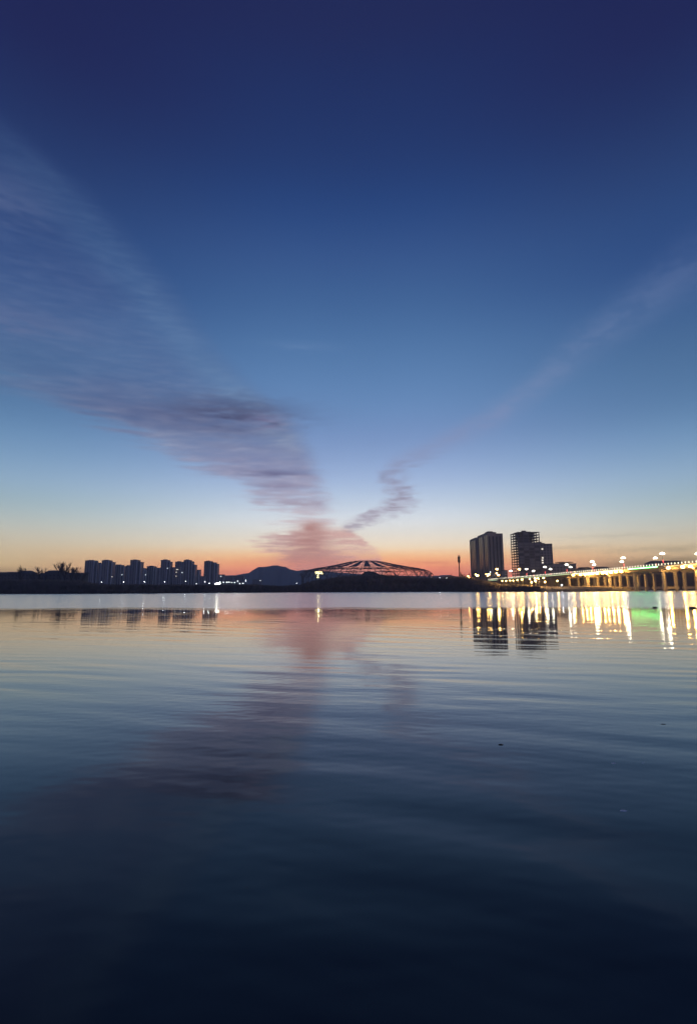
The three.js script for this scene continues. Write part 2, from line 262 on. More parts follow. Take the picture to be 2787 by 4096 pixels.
/** A street lamp: pole, side arm and glowing head; its light hangs just under the head. */
function streetLamp(label, px, py, depth, mat, color, power, size, group) {
  const head = at(px, py, depth), y0 = groundY(head.x, head.z) - 0.4, h = head.y - y0;
  const t = thing('street_lamp', label, 'street lamp', head.x, y0, head.z, 0, group);
  meshOf('pole', new THREE.CylinderGeometry(0.07, 0.13, h, 8).translate(0.5, h / 2, 0), steel, t);
  meshOf('arm', bar(V(0.5, h - 0.02, 0), V(0, h + 0.2, 0), 0.05, 6), steel, t);
  meshOf('lamp_head', new THREE.SphereGeometry(size, 12, 8).scale(1.25, 0.62, 1).translate(0, h, 0), mat, t);
  const l = lampLight('street_lamp', color, power, V(0, h - size * 0.62 - 0.15, size * 0.7), 12); t.add(l);
  return t;
}
// ---------------------------------------------------------------- apartment towers on the left bank
const facade = [std(0.38, 0.345, 0.31), std(0.32, 0.295, 0.275), std(0.42, 0.38, 0.34)], facadeLight = std(0.5, 0.47, 0.43), whitewash = std(0.72, 0.7, 0.66), roofMat = std(0.08, 0.08, 0.085), glassDark = std(0.02, 0.025, 0.03, 0.12), slabMat = std(0.26, 0.25, 0.24);
/** A stepped apartment tower from blocks [px0, px1, pyTop, set back in metres]. */
function tower(label, depth, blocks, lit = [], kind = 0) {
  const mid = at((blocks[0][0] + blocks[blocks.length - 1][1]) / 2, 2359, depth), y0 = 3.5, t = thing('apartment_tower', label, 'tower', mid.x, y0, mid.z, 0, 'apartment towers on the left bank');
  blocks.forEach(([a, b, top, back = 0], i) => {
    const D = depth + back, p = at(a, top, D), q = at(b, top, D), w = q.x - p.x - 0.5, h = (p.y + q.y) / 2 - y0, d = 17 - back * 0.2, cx = (p.x + q.x) / 2 - mid.x, zf = -D - mid.z;
    const body = meshOf('wing', box(w, h, d, cx, h / 2, zf - d / 2), facade[(kind + i) % 3], t);
    meshOf('parapet', box(w + 0.4, 0.8, d + 0.4, cx, h - 0.1, zf - d / 2), roofMat, body);
    if (w > 9) meshOf('lift_house', box(w * 0.5, 1.4, 6, cx - w * 0.08, h + 0.9, zf - d / 2), facade[kind % 3], body);
    meshOf('corner_return', box(1.3, h - 0.6, 2.2, cx + w / 2 - 0.66, h / 2, zf + 1.08), whitewash, body);
    const n = Math.max(1, Math.round(w / 5.5)), floors = Math.floor(h / 3);
    for (let k = 0; k < n; k++) {                        // bays of glazing stacked between white fins
      const x = cx - w / 2 + (k + 0.5) * w / n;
      meshOf('window_bay', box(w / n * 0.42, h - 4, 0.5, x, h / 2, zf + 0.12), glassDark, body);
      meshOf('fin', box(0.45, h - 1, 1.2, x + w / n * 0.34, h / 2, zf + 0.58), facadeLight, body);
    }
    const bands = []; for (let f = 2; f < floors; f++) bands.push(box(w * 0.92, 0.35, 0.7, cx, f * 3, zf + 0.34));
    if (bands.length) { const s = meshOf('floor_edges', bands, slabMat, body); s.userData.kind = 'stuff'; }
    const sides = []; for (let f = 1; f < floors; f++) for (const zz of [0.25, 0.7]) sides.push(box(0.2, 1.6, d * 0.24, cx + w / 2 + 0.06, f * 3 + 1, zf - d * zz));
    const sw = meshOf('side_window', sides, glassDark, body); sw.userData.kind = 'stuff';
  });
  for (const [px, py, cold] of lit) { const p = at(px, py, depth - 0.9).sub(V(mid.x, y0, mid.z)); meshOf('lit_window', box(2, 1.7, 0.2, p.x, p.y, p.z), cold ? windowCold : windowGlow, t); }
  return t;
}
tower('leftmost of the tall dark apartment towers, flat top with one lower step', 1150, [[341, 380, 2242], [381, 393, 2250, 6]], [], 0);
tower('second tall apartment tower from the left, stepped on both shoulders', 1140, [[396, 408, 2254, 7], [408, 438, 2241], [438.5, 452, 2248, 6]], [[449, 2307]], 1);
tower('shorter apartment tower right of the two leftmost, one lit window', 1180, [[457, 487, 2260], [487.5, 498, 2266, 6]], [[489, 2299, 1]], 2);
tower('tall apartment tower with a much lower left wing, fourth from left', 1150, [[502, 521, 2263, 10], [522, 552, 2240], [552.5, 566, 2248, 6]], [], 0);
tower('small low apartment tower tucked right of the fourth tower', 1260, [[567, 580, 2273], [580, 587, 2279, 5]], [[583, 2299, 1]], 1);
tower('medium apartment tower with a narrow right step before the twin peaks', 1200, [[588, 618, 2265], [618.5, 627, 2271, 6]], [], 2);
tower('tall narrow apartment tower with low wings on both sides', 1150, [[628, 643, 2271, 10], [644, 672, 2240], [672.5, 683, 2247, 6], [684, 698, 2269, 12]], [[670, 2273, 1]], 1);
tower('wide cluster of joined apartment towers with four lit windows', 1150, [[701, 729, 2247, 4], [729, 735, 2254, 10], [735, 760, 2240], [760.5, 771, 2246, 6], [771.5, 782, 2259, 9]], [[707, 2278], [712, 2278], [706, 2289], [705, 2304.5], [729, 2290, 1]], 0);
tower('low narrow apartment tower right of the wide cluster', 1230, [[783, 798, 2279]], [], 2);
tower('isolated tall apartment tower, rightmost of the left bank row', 1120, [[817, 845, 2245], [845.5, 862, 2250, 6], [862.5, 872, 2256, 10]], [], 1);

/** A plain low block with a hipped or flat roof, rows of windows and a parapet. */
function lowBlock(name, label, category, depth, px0, px1, pyTop, { hip = 0, deep = 16, lit = [], group, mat = facade[1] } = {}) {
  const p = at(px0, pyTop, depth), q = at(px1, pyTop, depth), mid = (p.x + q.x) / 2, y0 = groundY(mid, -depth) - 0.6, w = q.x - p.x, h = (p.y + q.y) / 2 - y0;
  const t = thing(name, label, category, mid, y0, -depth, 0, group), wallH = hip ? h - hip : h - 0.6;
  meshOf('wall', box(w, wallH, deep, 0, wallH / 2, -deep / 2), mat, t);
  if (hip) { const g = new THREE.BoxGeometry(w + 0.8, hip, deep + 0.8), a = g.attributes.position; for (let i = 0; i < a.count; i++) if (a.getY(i) > 0) { a.setX(i, a.getX(i) - Math.sign(a.getX(i)) * hip * 1.2); a.setZ(i, a.getZ(i) * 0.35); } g.computeVertexNormals(); meshOf('roof', g.translate(0, wallH + hip / 2, -deep / 2), roofMat, t); } else meshOf('parapet', box(w + 0.6, 0.6, deep + 0.6, 0, wallH + 0.3, -deep / 2), roofMat, t);
  const floors = Math.max(1, Math.floor(wallH / 3.2)), n = Math.max(2, Math.round(w / 4)), win = [];
  for (let f = 0; f < floors; f++) for (let k = 0; k < n; k++) win.push(box(1.7, 1.6, 0.2, -w / 2 + (k + 0.5) * w / n, f * 3.2 + 1.8, 0.06));
  meshOf('window', win, glassDark, t).userData.kind = 'stuff';
  for (const [px, py] of lit) { const v = at(px, py, depth - 0.6); meshOf('lit_window', box(1.8, 1.5, 0.2, v.x - mid, v.y - y0, v.z + depth), windowCold, t); }
  return t;
}
const left = { group: 'low blocks on the left bank', mat: std(0.09, 0.085, 0.08) };
lowBlock('apartment_block', 'dark low block cut by the left edge of the picture', 'building', 560, -60, 12, 2288, { hip: 2, ...left });
lowBlock('apartment_block', 'long dark low block near the left edge, left of the gap', 'building', 560, 16, 62, 2287, { hip: 1.6, ...left });
lowBlock('apartment_block', 'dark block with rounded roof end just left of the tree gap', 'building', 556, 63, 118, 2282, { hip: 3, ...left });
lowBlock('apartment_block', 'lower front part of the second group of dark low blocks', 'building', 556, 150, 180, 2291, { hip: 2, ...left });
lowBlock('apartment_block', 'higher dark low block beside the tall bare tree', 'building', 560, 181, 243, 2281, { hip: 2, ...left });
lowBlock('apartment_block', 'small dark low block between bare trees and tallest towers', 'building', 552, 263, 325, 2290, { hip: 2, ...left });
const mid = { group: 'low buildings at the foot of the hill' };
lowBlock('low_building', 'low flat building left of the isolated tall tower', 'building', 980, 799, 816, 2304, mid);
lowBlock('low_building', 'low stepped building directly right of the isolated tall tower', 'building', 1000, 873, 893, 2298, { ...mid, lit: [[884, 2305.5]] });
lowBlock('low_building', 'low dark building in front of the left slope of the hill', 'building', 1050, 896, 932, 2305, { ...mid });
lowBlock('low_building', 'long low building under the left shoulder of the hill', 'building', 1080, 935, 975, 2304, { ...mid, lit: [[951, 2324]] });
lowBlock('low_building', 'small low building at the middle of the hill foot', 'building', 1150, 1010, 1046, 2318, { ...mid, lit: [[1041, 2322.5]] });

// ---------------------------------------------------------------- right bank: slab tower, open frame tower and neighbours
{
  const D = 660, y0 = 3.6, front = at(1949, 2131.5, D), t = thing('slab_tower', 'tall dark slab tower with white vertical fins, left of the open frame tower', 'tower', front.x, y0, -D, 0);
  const H = front.y - y0, Wd = at(2009, 2132, D).x - front.x, deep = 97;
  const h2 = at(2009, 2136, D).y - y0;
  // the long left flank is made of wings with recesses between them
  const wings = [[0, 21, 0, H], [21, 24, 1.6, H - 1], [24, 52, 0, H], [52, 66, 3.4, H - 3], [66, deep, 0.3, H - 0.5]];
  for (const [a, b, inset, h] of wings) {
    const w = 11 - inset, wing = meshOf('wing', box(w, h, b - a, inset + w / 2, h / 2, -(a + b) / 2), facade[inset > 1 ? 1 : 0], t);
    meshOf('parapet', box(w + 0.3, 1, b - a - 0.3, inset + w / 2, h + 0.5, -(a + b) / 2), roofMat, wing);
    if (inset < 1) { const n = Math.round((b - a) / 4.6); for (let k = 0; k < n; k++) { const z = -a - (k + 0.5) * (b - a) / n; meshOf('window_bay', box(0.4, h - 5, (b - a) / n * 0.5, inset - 0.08, h / 2, z), glassDark, wing); if (k % 2 === 0) meshOf('fin', box(0.7, h - 1, 0.35, inset - 0.34, h / 2, z - (b - a) / n * 0.42), std(0.3, 0.29, 0.28), wing); } meshOf('corner_fin', box(1.3, h, 0.8, inset - 0.5, h / 2, -b + 0.45), facadeLight, wing); }
    else { const n = 2; for (let k = 0; k < n; k++) meshOf('window_bay', box(0.3, h - 4, (b - a) / n * 0.5, inset - 0.08, h / 2, -a - (k + 0.5) * (b - a) / n), glassDark, wing); }
    const bands = []; for (let f = 1; f * 3.1 < h - 2; f++) bands.push(box(0.3, 0.3, b - a - 0.4, inset - 0.12, f * 3.1, -(a + b) / 2)); meshOf('floor_edges', bands, slabMat, wing).userData.kind = 'stuff';
  }
  const rb = meshOf('end_block', box(Wd - 11.2, h2, 24, 11.2 + (Wd - 11.2) / 2, h2 / 2, -12.4), facade[1], t);
  meshOf('parapet', box(Wd - 11, 0.8, 24.2, 11.2 + (Wd - 11.2) / 2, h2 + 0.4, -12.4), roofMat, rb);
  for (let k = 0; k < 4; k++) { const x = 2 + k * 4.6; meshOf('window_bay', box(2, h2 - 6, 0.4, x, h2 / 2, 0.1 + (x > 11 ? -0.3 : 0)), glassDark, t); meshOf('fin', box(0.4, h2 - 2, 0.8, x + 2.2, h2 / 2, 0.3 + (x > 9 ? -0.3 : 0)), std(0.3, 0.29, 0.28), t); }
  meshOf('lift_house', box(6.5, 3, 14, 6, H + 1.6, -16), facade[1], t);
  meshOf('podium', box(30, 9, 30, 14, 4.5, -10), facade[2], t);
}
lowBlock('annex', 'small low annex at the right foot of the slab tower', 'building', 640, 2017, 2028, 2280);
{
  const D = 680, y0 = 3.6, c = at(2068, 2127.6, D), t = thing('open_frame_tower', 'unfinished concrete frame tower with sky showing through its open floors', 'tower', c.x, y0, -D, 0);
  const W = at(2155.5, 2127, D).x - c.x, deep = 31, H = c.y - y0, floors = 21, fh = H / floors, conc = std(0.2, 0.19, 0.18), dark = std(0.12, 0.115, 0.11);
  for (let f = 1; f <= floors; f++) meshOf('floor_slab', box(W, 0.75, deep, W / 2, f * fh - 0.38, -deep / 2), conc, t);
  for (const [nx, nz] of [[0, 0], [0, 1], [0, 2], [0, 3], [1, 0], [2, 0], [3, 0], [4, 0], [4, 1], [4, 2], [4, 3], [1, 3], [2, 3], [3, 3]]) meshOf('column', box(0.9, H - 0.02, 0.9, 0.6 + nx * (W - 1.2) / 4, H / 2, -0.6 - nz * (deep - 1.2) / 3), conc, t);
  const core = meshOf('core', box(W * 0.46, H + 1.2, deep * 0.5, W * 0.47, (H + 1.2) / 2, -deep * 0.5), dark, t);
  meshOf('lift_house', box(5, 2, 5, W * 0.47, H + 2.2, -deep * 0.5), dark, core);
  for (let f = 0; f < floors; f++) for (let k = 0; k < 4; k++) { if (f > 16 && k > 1) continue; if (f > 18 && k === 0) continue; meshOf('infill_panel', box((W - 1.2) / 4 - 1, fh - 0.85, 0.3, 0.6 + (k + 0.5) * (W - 1.2) / 4, (f + 0.5) * fh - 0.37, -0.75), rnd() > 0.5 ? dark : facade[1], t); }
  for (let f = 0; f < floors - 8; f++) if (rnd() > 0.6) meshOf('infill_panel', box(0.3, fh - 0.85, deep / 3 - 2, W - 0.75, (f + 0.5) * fh - 0.37, -deep * 0.5), dark, t);
  meshOf('scaffold_post', new THREE.CylinderGeometry(0.12, 0.12, 2.2, 6).translate(W * 0.46, H + 1, -0.6), darkSteel, t);
}
{
  const D = 684, y0 = 3.6, a = at(2158, 2177, D), t = thing('office_tower', 'shorter solid dark tower joined to the right of the open frame tower', 'tower', a.x, y0, -D, 0), W = at(2207, 2177, D).x - a.x, H = a.y - y0;
  meshOf('wall', box(W, H, 26, W / 2, H / 2, -13), facade[1], t);
  meshOf('parapet', box(W + 0.4, 0.8, 26.4, W / 2, H + 0.4, -13), roofMat, t);
  meshOf('roof_house', box(4.4, 3.6, 12, 2.4, H + 2.2, -12), facade[1], t);
  meshOf('roof_house', box(4.2, 2, 10, 6.8, H + 1.4, -12), facade[2], t);
  const win = []; for (let f = 1; f < 17; f++) for (let k = 0; k < 4; k++) win.push(box(2.1, 1.7, 0.2, (k + 0.5) * W / 4, f * 3.5, 0.06)); meshOf('window', win, glassDark, t).userData.kind = 'stuff';
  for (const [px, py] of [[2167.5, 2196], [2169, 2231.5], [2168.5, 2241], [2169, 2251]]) { const p = at(px, py, D - 0.4).sub(V(a.x, y0, -D)); meshOf('lit_window', box(1.9, 1.9, 0.2, p.x, p.y, p.z), windowGlow, t); }
}
{
  const b = lowBlock('hall_building', 'low dark hall with overhanging flat roof right of the towers', 'building', 640, 2209, 2302, 2254, { deep: 40 });
  const p = at(2245, 2249, 640), q = at(2279, 2247.5, 640); meshOf('roof_canopy', box(q.x - p.x + 6, 0.7, 16, (p.x + q.x) / 2 - b.position.x, p.y - b.position.y, -6), roofMat, b); meshOf('canopy_support', box(q.x - p.x - 2, 2, 9, (p.x + q.x) / 2 - b.position.x, p.y - b.position.y - 1.3, -6), facade[1], b);
}
lowBlock('pavilion', 'small dark double roofed block behind the bridge lamps, left one', 'building', 620, 2322, 2369, 2268, { hip: 2.4 });
lowBlock('pavilion', 'small dark double roofed block behind the bridge lamps, right one', 'building', 620, 2391, 2441, 2266, { hip: 2.4 });
lowBlock('long_building', 'long dark building above the bridge deck near the right edge', 'building', 640, 2617, 2742, 2242, { hip: 3, deep: 24 });
{ // antenna mast
  const D = 470, top = at(1834, 2217, D), y0 = groundY(top.x, top.z) - 0.5, h = top.y - y0, t = thing('antenna_mast', 'slim monopole antenna mast with thick panel cluster near its top', 'mast', top.x, y0, top.z), hs = (py) => at(1834, py, D).y - y0;
  meshOf('pole', new THREE.CylinderGeometry(0.45, 0.7, hs(2226), 10).translate(0, hs(2226) / 2, 0), darkSteel, t);
  meshOf('spike', new THREE.CylinderGeometry(0.06, 0.12, h - hs(2226), 6).translate(0, (h + hs(2226)) / 2, 0), darkSteel, t);
  for (const py of [2222, 2234, 2246]) meshOf('platform', new THREE.CylinderGeometry(1.2, 1.2, 0.25, 10).translate(0, hs(py), 0), darkSteel, t);
  for (let k = 0; k < 2; k++) meshOf('cross_arm', box(k ? 0.15 : 3, 0.15, k ? 3 : 0.15, 0, hs(2221.5), 0), darkSteel, t);
  for (const py of [2230, 2243]) for (let k = 0; k < 5; k++) { const a = k / 5 * 6.283; meshOf('antenna_panel', box(0.8, 2.7, 0.25).rotateY(-a).translate(Math.sin(a) * -1, hs(py) - 0.3, Math.cos(a) * 1), darkSteel, t); }
}

// ---------------------------------------------------------------- stadium shell
{
  const D = 900, c = at(1464, 2359, D), y0 = 4, t = thing('stadium', 'wide domed stadium shell of open dark lattice behind the trees', 'stadium', c.x, y0, -D);
  const A = 117.5, Bz = 95, prof = [[0.17, 47], [0.26, 45.6], [0.36, 43], [0.5, 39.6], [0.64, 36.4], [0.76, 34.3], [0.86, 31.8], [0.93, 29], [0.975, 25.5], [1, 21.5], [1.005, 17], [0.99, 10]];
  const P = (a, k, drop = 0) => { const [r, y] = prof[k]; return V(A * r * Math.cos(a), y - drop, Bz * r * Math.sin(a)); };
  const N = 30, truss = std(0.075, 0.06, 0.055, 0.7), panelMat = std(0.1, 0.075, 0.07, 0.8), shell = std(0.16, 0.15, 0.15, 0.7);
  for (let i = 0; i < N; i++) {
    const a = i / N * 2 * Math.PI, g = [];
    for (let k = 0; k < 9; k++) { g.push(bar(P(a, k), P(a, k + 1), k < 4 ? 0.2 : 0.32)); if (k > 3 && k < 7 && Math.sin(a) > -0.2) { g.push(bar(P(a, k, 2.4), P(a, k + 1, 2.4), 0.2)); g.push(bar(P(a, k), P(a, k + 1, 2.4), 0.12, 3)); } }
    meshOf('rib', g, truss, t);
  }
  for (const k of [0, 2, 4, 6, 8]) { const g = []; for (let i = 0; i < N; i++) g.push(bar(P(i / N * 6.28318, k), P((i + 1) / N * 6.28318, k), k === 0 || k === 6 ? 0.5 : 0.26)); meshOf('ring_beam', g, truss, t); }
  for (let k = 3; k < 7; k++) { const g = []; for (let i = 0; i < N; i++) { const am = (i + 0.5) / N * 6.28318; if (Math.sin(am) < -0.1 && i % 3) continue; if (k < 5 && Math.abs(Math.cos(am)) < 0.55) continue; const a = i / N * 6.28318, b = (i + 1) / N * 6.28318; g.push(bar(P(a, k), P(b, k + 1), 0.3, 3), bar(P(b, k), P(a, k + 1), 0.3, 3), bar(P(a, k, 2), P(b, k + 1, 2), 0.22, 3)); } meshOf('lattice', g, truss, t).userData.kind = 'stuff'; }
  // clad strips on the side that faces the river
  for (let i = 0; i < 9; i++) {
    const a = Math.PI / 2 + (i - 4) * 0.27, g = [], wd = 0.07;
    for (let k = 0; k < 5; k++) { const q = [P(a - wd, k), P(a + wd, k), P(a + wd, k + 1), P(a - wd, k + 1)], e = new THREE.BufferGeometry(); const pos = []; for (const up of [0.5, 0.1]) { const z = q.map((v) => v.clone().setY(v.y + up)); for (const j of [0, 1, 2, 0, 2, 3]) pos.push(z[j].x, z[j].y, z[j].z); } e.setAttribute('position', new THREE.Float32BufferAttribute(pos, 3)); e.computeVertexNormals(); g.push(e); }
    meshOf('roof_panel', g, panelMat, t);
  }
  for (let i = 0; i < 16; i++) {                          // skin sheets already mounted on the left end
    const a = Math.PI * (0.78 + (i % 8) * 0.035), k = 4 + (i >> 3) * 2, e = new THREE.BufferGeometry(), q = [P(a - 0.045, k), P(a + 0.045, k), P(a + 0.045, k + 1), P(a - 0.045, k + 1)], pos = [];
    for (const j of [0, 1, 2, 0, 2, 3]) pos.push(q[j].x * 1.004, q[j].y + 0.4, q[j].z * 1.004); e.setAttribute('position', new THREE.Float32BufferAttribute(pos, 3)); e.computeVertexNormals(); if (hash2(i, 5) > 0.35) meshOf('skin_sheet', e, shell, t);
  }
  for (let i = 0; i < 30; i++) {                          // forked columns
    const a = (i + 0.5) / 30 * 2 * Math.PI, x = A * 0.95 * Math.cos(a), z = Bz * 0.95 * Math.sin(a), tip = (d, r, y) => V(A * r * Math.cos(a + d), y, Bz * r * Math.sin(a + d)), f = V(x, 18, z);
    meshOf('forked_column', [bar(V(x, 0, z), f, 0.9, 6, 0.7), bar(f, tip(0.06, 0.97, 25.6), 0.5, 5), bar(f, tip(-0.06, 0.97, 25.6), 0.5, 5), bar(f, tip(0, 0.86, 31.4), 0.5, 5)], truss, t);
  }
  const seat = new THREE.LatheGeometry([[46, 3], [46, 5], [58, 9], [70, 15], [82, 22], [84, 22], [84, 0]].map(([x, y]) => new THREE.Vector2(x, y)), 48); seat.scale(1.12, 0.62, 0.92); meshOf('seating_bowl', seat, std(0.12, 0.11, 0.11), t);
  { const s = new THREE.Shape(); s.moveTo(-24, 12); s.lineTo(-19, 24); s.lineTo(-7, 33); s.lineTo(1, 35.5); s.lineTo(10, 33.5); s.lineTo(24, 27); s.lineTo(34, 20); s.lineTo(34, 12); s.closePath(); meshOf('grandstand_roof', new THREE.ExtrudeGeometry(s, { depth: 20, bevelEnabled: false }).scale(0.95, 0.84, 1).translate(4, 0, -10), std(0.05, 0.045, 0.045), t); }
  // lit concourse window at the left end
  const lw = (px, py, w, h, m) => { const p = at(px, py, D - 60).sub(t.position); return meshOf('concourse_light', box(w, h, 0.5, p.x, p.y, p.z), m, t); };
  const cGlow = glow(1, 0.84, 0.36, 3);
  lw(1275, 2289, 12, 1.9, cGlow); lw(1272, 2294, 8, 1.1, cGlow); lw(1285, 2294.3, 3, 1.2, cGlow); lw(1292, 2294.3, 1.5, 1.3, cGlow); lw(1271.5, 2303, 1.8, 3.4, cGlow); lw(1271, 2310, 3.4, 1.2, cGlow);
  const cp = at(1275, 2292, D - 64).sub(t.position); t.add(lampLight('concourse_light', new THREE.Color(1, 0.85, 0.45), 200, cp, 30));
}

// ---------------------------------------------------------------- trees and thicket
const bark = std(0.035, 0.03, 0.026, 0.95), twigMat = std(0.04, 0.034, 0.03, 0.95);
function bareTree(label, px, pyTop, depth, spread, group) {
  const top = at(px, pyTop, depth), y0 = groundY(top.x, top.z) - 0.3, h = top.y - y0, t = thing('bare_tree', label, 'tree', top.x, y0, top.z, rr(0, 6), group), limbs = [], twigs = [];
  const grow = (p, dir, len, r, lvl) => {
    const e = p.clone().addScaledVector(dir, len); (lvl < 2 ? limbs : twigs).push(bar(p, e, r, lvl < 2 ? 5 : 3, r * 0.6));
    if (lvl >= 4) return;
    const n = lvl === 0 ? 5 : lvl < 3 ? 4 : 3;
    for (let k = 0; k < n; k++) { const s = rr(0.45, 1), q = p.clone().addScaledVector(dir, len * s), a = rnd() * 6.283, sp = rr(0.35, 0.75) * spread; grow(q, dir.clone().add(V(Math.cos(a) * sp, rr(0, 0.35), Math.sin(a) * sp)).normalize(), len * rr(0.5, 0.72), r * 0.6, lvl + 1); }
  };
  grow(V(0, 0, 0), V(rr(-0.05, 0.05), 1, rr(-0.05, 0.05)).normalize(), h * 0.42, h * 0.024, 0);
  let high = 1; for (const g of [...limbs, ...twigs]) { g.computeBoundingBox(); high = Math.max(high, g.boundingBox.max.y); }
  for (const g of [...limbs, ...twigs]) g.scale(h / high * 0.9, h / high, h / high * 0.9);
  meshOf('trunk', limbs, bark, t); meshOf('twigs', twigs, twigMat, t).userData.kind = 'stuff';
  return t;
}
seedState = 101;
const bareGroup = 'bare trees on the left bank';
[['bare tree rising behind the dark block nearest the left edge', 92, 2258, 540, 0.8], ['bare tree just right of the gap between the low blocks', 166, 2264, 540, 0.9], ['small bare tree in the gap left of the second block group', 143, 2284, 520, 1], ['tallest bare tree on the left bank, spreading bare branches', 246, 2241, 530, 0.8], ['slender bare tree touching the tallest bare tree on its right', 264, 2246, 532, 0.7], ['bare tree above the small low block, thin branches', 291, 2262, 540, 0.9], ['bare tree between small low block and leftmost tall tower', 310, 2266, 538, 0.9], ['short bare tree beside the foot of the leftmost tall tower', 334, 2284, 535, 1]].forEach((a) => bareTree(...a, bareGroup));
[['bushy bare tree left of the antenna mast', 1806, 2292, 460, 1.1], ['bare tree just right of the antenna mast', 1852, 2286, 455, 1.1], ['bare tree at the left foot of the slab tower', 1866, 2288, 455, 1], ['low bare tree further left of the antenna mast', 1780, 2298, 460, 1.2], ['low bare tree right of the stadium', 1752, 2304, 460, 1.2], ['bare tree left of the bright lamps before the slab tower', 1893, 2298, 440, 1]].forEach((a) => bareTree(...a, 'bare trees near the antenna mast'));
function shrubGeometry(n) {                               // twiggy winter shrub, unit height and width
  const g = [];
  for (let i = 0; i < n; i++) {
    const a = rnd() * 6.283, lean = rr(0.05, 0.5), base = V(Math.cos(a) * 0.12 * rnd(), 0, Math.sin(a) * 0.12 * rnd()), tip = V(base.x + Math.cos(a) * lean, rr(0.45, 1), base.z + Math.sin(a) * lean), midp = base.clone().lerp(tip, 0.5).add(V(0, 0.08, 0));
    g.push(bar(base, midp, 0.016, 3, 0.01), bar(midp, tip, 0.01, 3, 0.003));
    for (let k = 0; k < 7; k++) { const q = midp.clone().lerp(tip, rr(-0.6, 1)), e = q.clone().add(V(rr(-0.2, 0.2), rr(-0.02, 0.2), rr(-0.2, 0.2))), w = V(rr(-0.05, 0.05), rr(-0.03, 0.05), rr(-0.05, 0.05)), pos = [q.x, q.y, q.z, e.x, e.y, e.z, e.x + w.x, e.y + w.y, e.z + w.z], tri = new THREE.BufferGeometry(); tri.setAttribute('position', new THREE.Float32BufferAttribute(pos, 3)); tri.setAttribute('uv', new THREE.Float32BufferAttribute([0, 0, 1, 0, 1, 1], 2)); tri.computeVertexNormals(); g.push(tri); }
  }
  return mergeGeometries(g.map((q) => q.index ? q.toNonIndexed() : q));
}
{
  const tops = [[-300, 2314], [0, 2317], [140, 2317], [330, 2320], [420, 2334], [900, 2336], [1010, 2334], [1130, 2341], [1200, 2334], [1260, 2320], [1380, 2301], [1560, 2299], [1650, 2306], [1740, 2308], [1800, 2303], [1870, 2306], [1930, 2318], [1990, 2332], [2100, 2342], [2140, 2350], [2200, 2358]];
  const geos = [shrubGeometry(34), shrubGeometry(34), shrubGeometry(34)], lists = [[], [], []], tint = [[], [], []];
  const add = (px, D, h, w) => { const x = (px - 1393.5) / FOCAL * D, y = groundY(x, -D) - 0.2, k = Math.floor(rnd() * 3); lists[k].push(M4().compose(V(x, y, -D), new THREE.Quaternion().setFromAxisAngle(V(0, 1, 0), rnd() * 6.283), V(w, h, w))); const v = rr(0.7, 1.3); tint[k].push(new THREE.Color(v, v * rr(0.9, 1.05), v * rr(0.8, 1))); };
  for (let px = -320; px < 2150; px += 3.1) for (let k = 0; k < 5; k++) {
    const D = shoreOf(px) + [6, 14, 24, 36, 52][k] + rr(-4, 4), x = (px - 1393.5) / FOCAL * D, top = at(px, interp(tops, px) + Math.abs(rr(-6, 9)) * (0.4 + fbm(px * 0.03, 2)), D).y - groundY(x, -D);
    const h = Math.max(0.9, Math.min(top, [2.4, 4.5, 8, 30, 30][k])); add(px + rr(-3, 3), D, h, Math.max(2.2, h * rr(0.5, 0.8)));
  }
  for (let px = 2540; px < 2840; px += 2.2) for (let k = 0; k < 4; k++) { const D = Math.max(500, shoreOf(px)) + 8 + k * 12 + rr(-4, 4), h = rr(11, 17) * (k > 1 ? 1 : 0.6); add(px, D, h, h * rr(0.5, 0.7)); }
  for (let px = 1990; px < 2520; px += 2.2) for (let k = 0; k < 3; k++) { const D = 500 + k * 22 + rr(-8, 8), h = rr(5, 9) + (px > 2300 ? 2 : 0); add(px, D, h, h * rr(0.5, 0.8)); }
  for (let px = 1990; px < 2500; px += 9) { const D = shoreOf(px) + rr(8, 30), h = rr(0.6, 1.6); add(px, D, h, h * 1.3); }
  const shrubMat = std(0.2, 0.18, 0.155, 0.97, { side: THREE.DoubleSide });
  geos.forEach((g, k) => { const im = new THREE.InstancedMesh(g, shrubMat, lists[k].length); im.name = numbered('riverside_thicket'); lists[k].forEach((m, i) => { im.setMatrixAt(i, m); im.setColorAt(i, tint[k][i]); }); im.userData = { kind: 'stuff', label: ['dark leafless thicket along the far bank', 'tangled dark shrubs filling the far bank', 'dense dark brush between water and towers'][k], category: 'thicket' }; im.castShadow = im.receiveShadow = true; scene.add(im); });
}

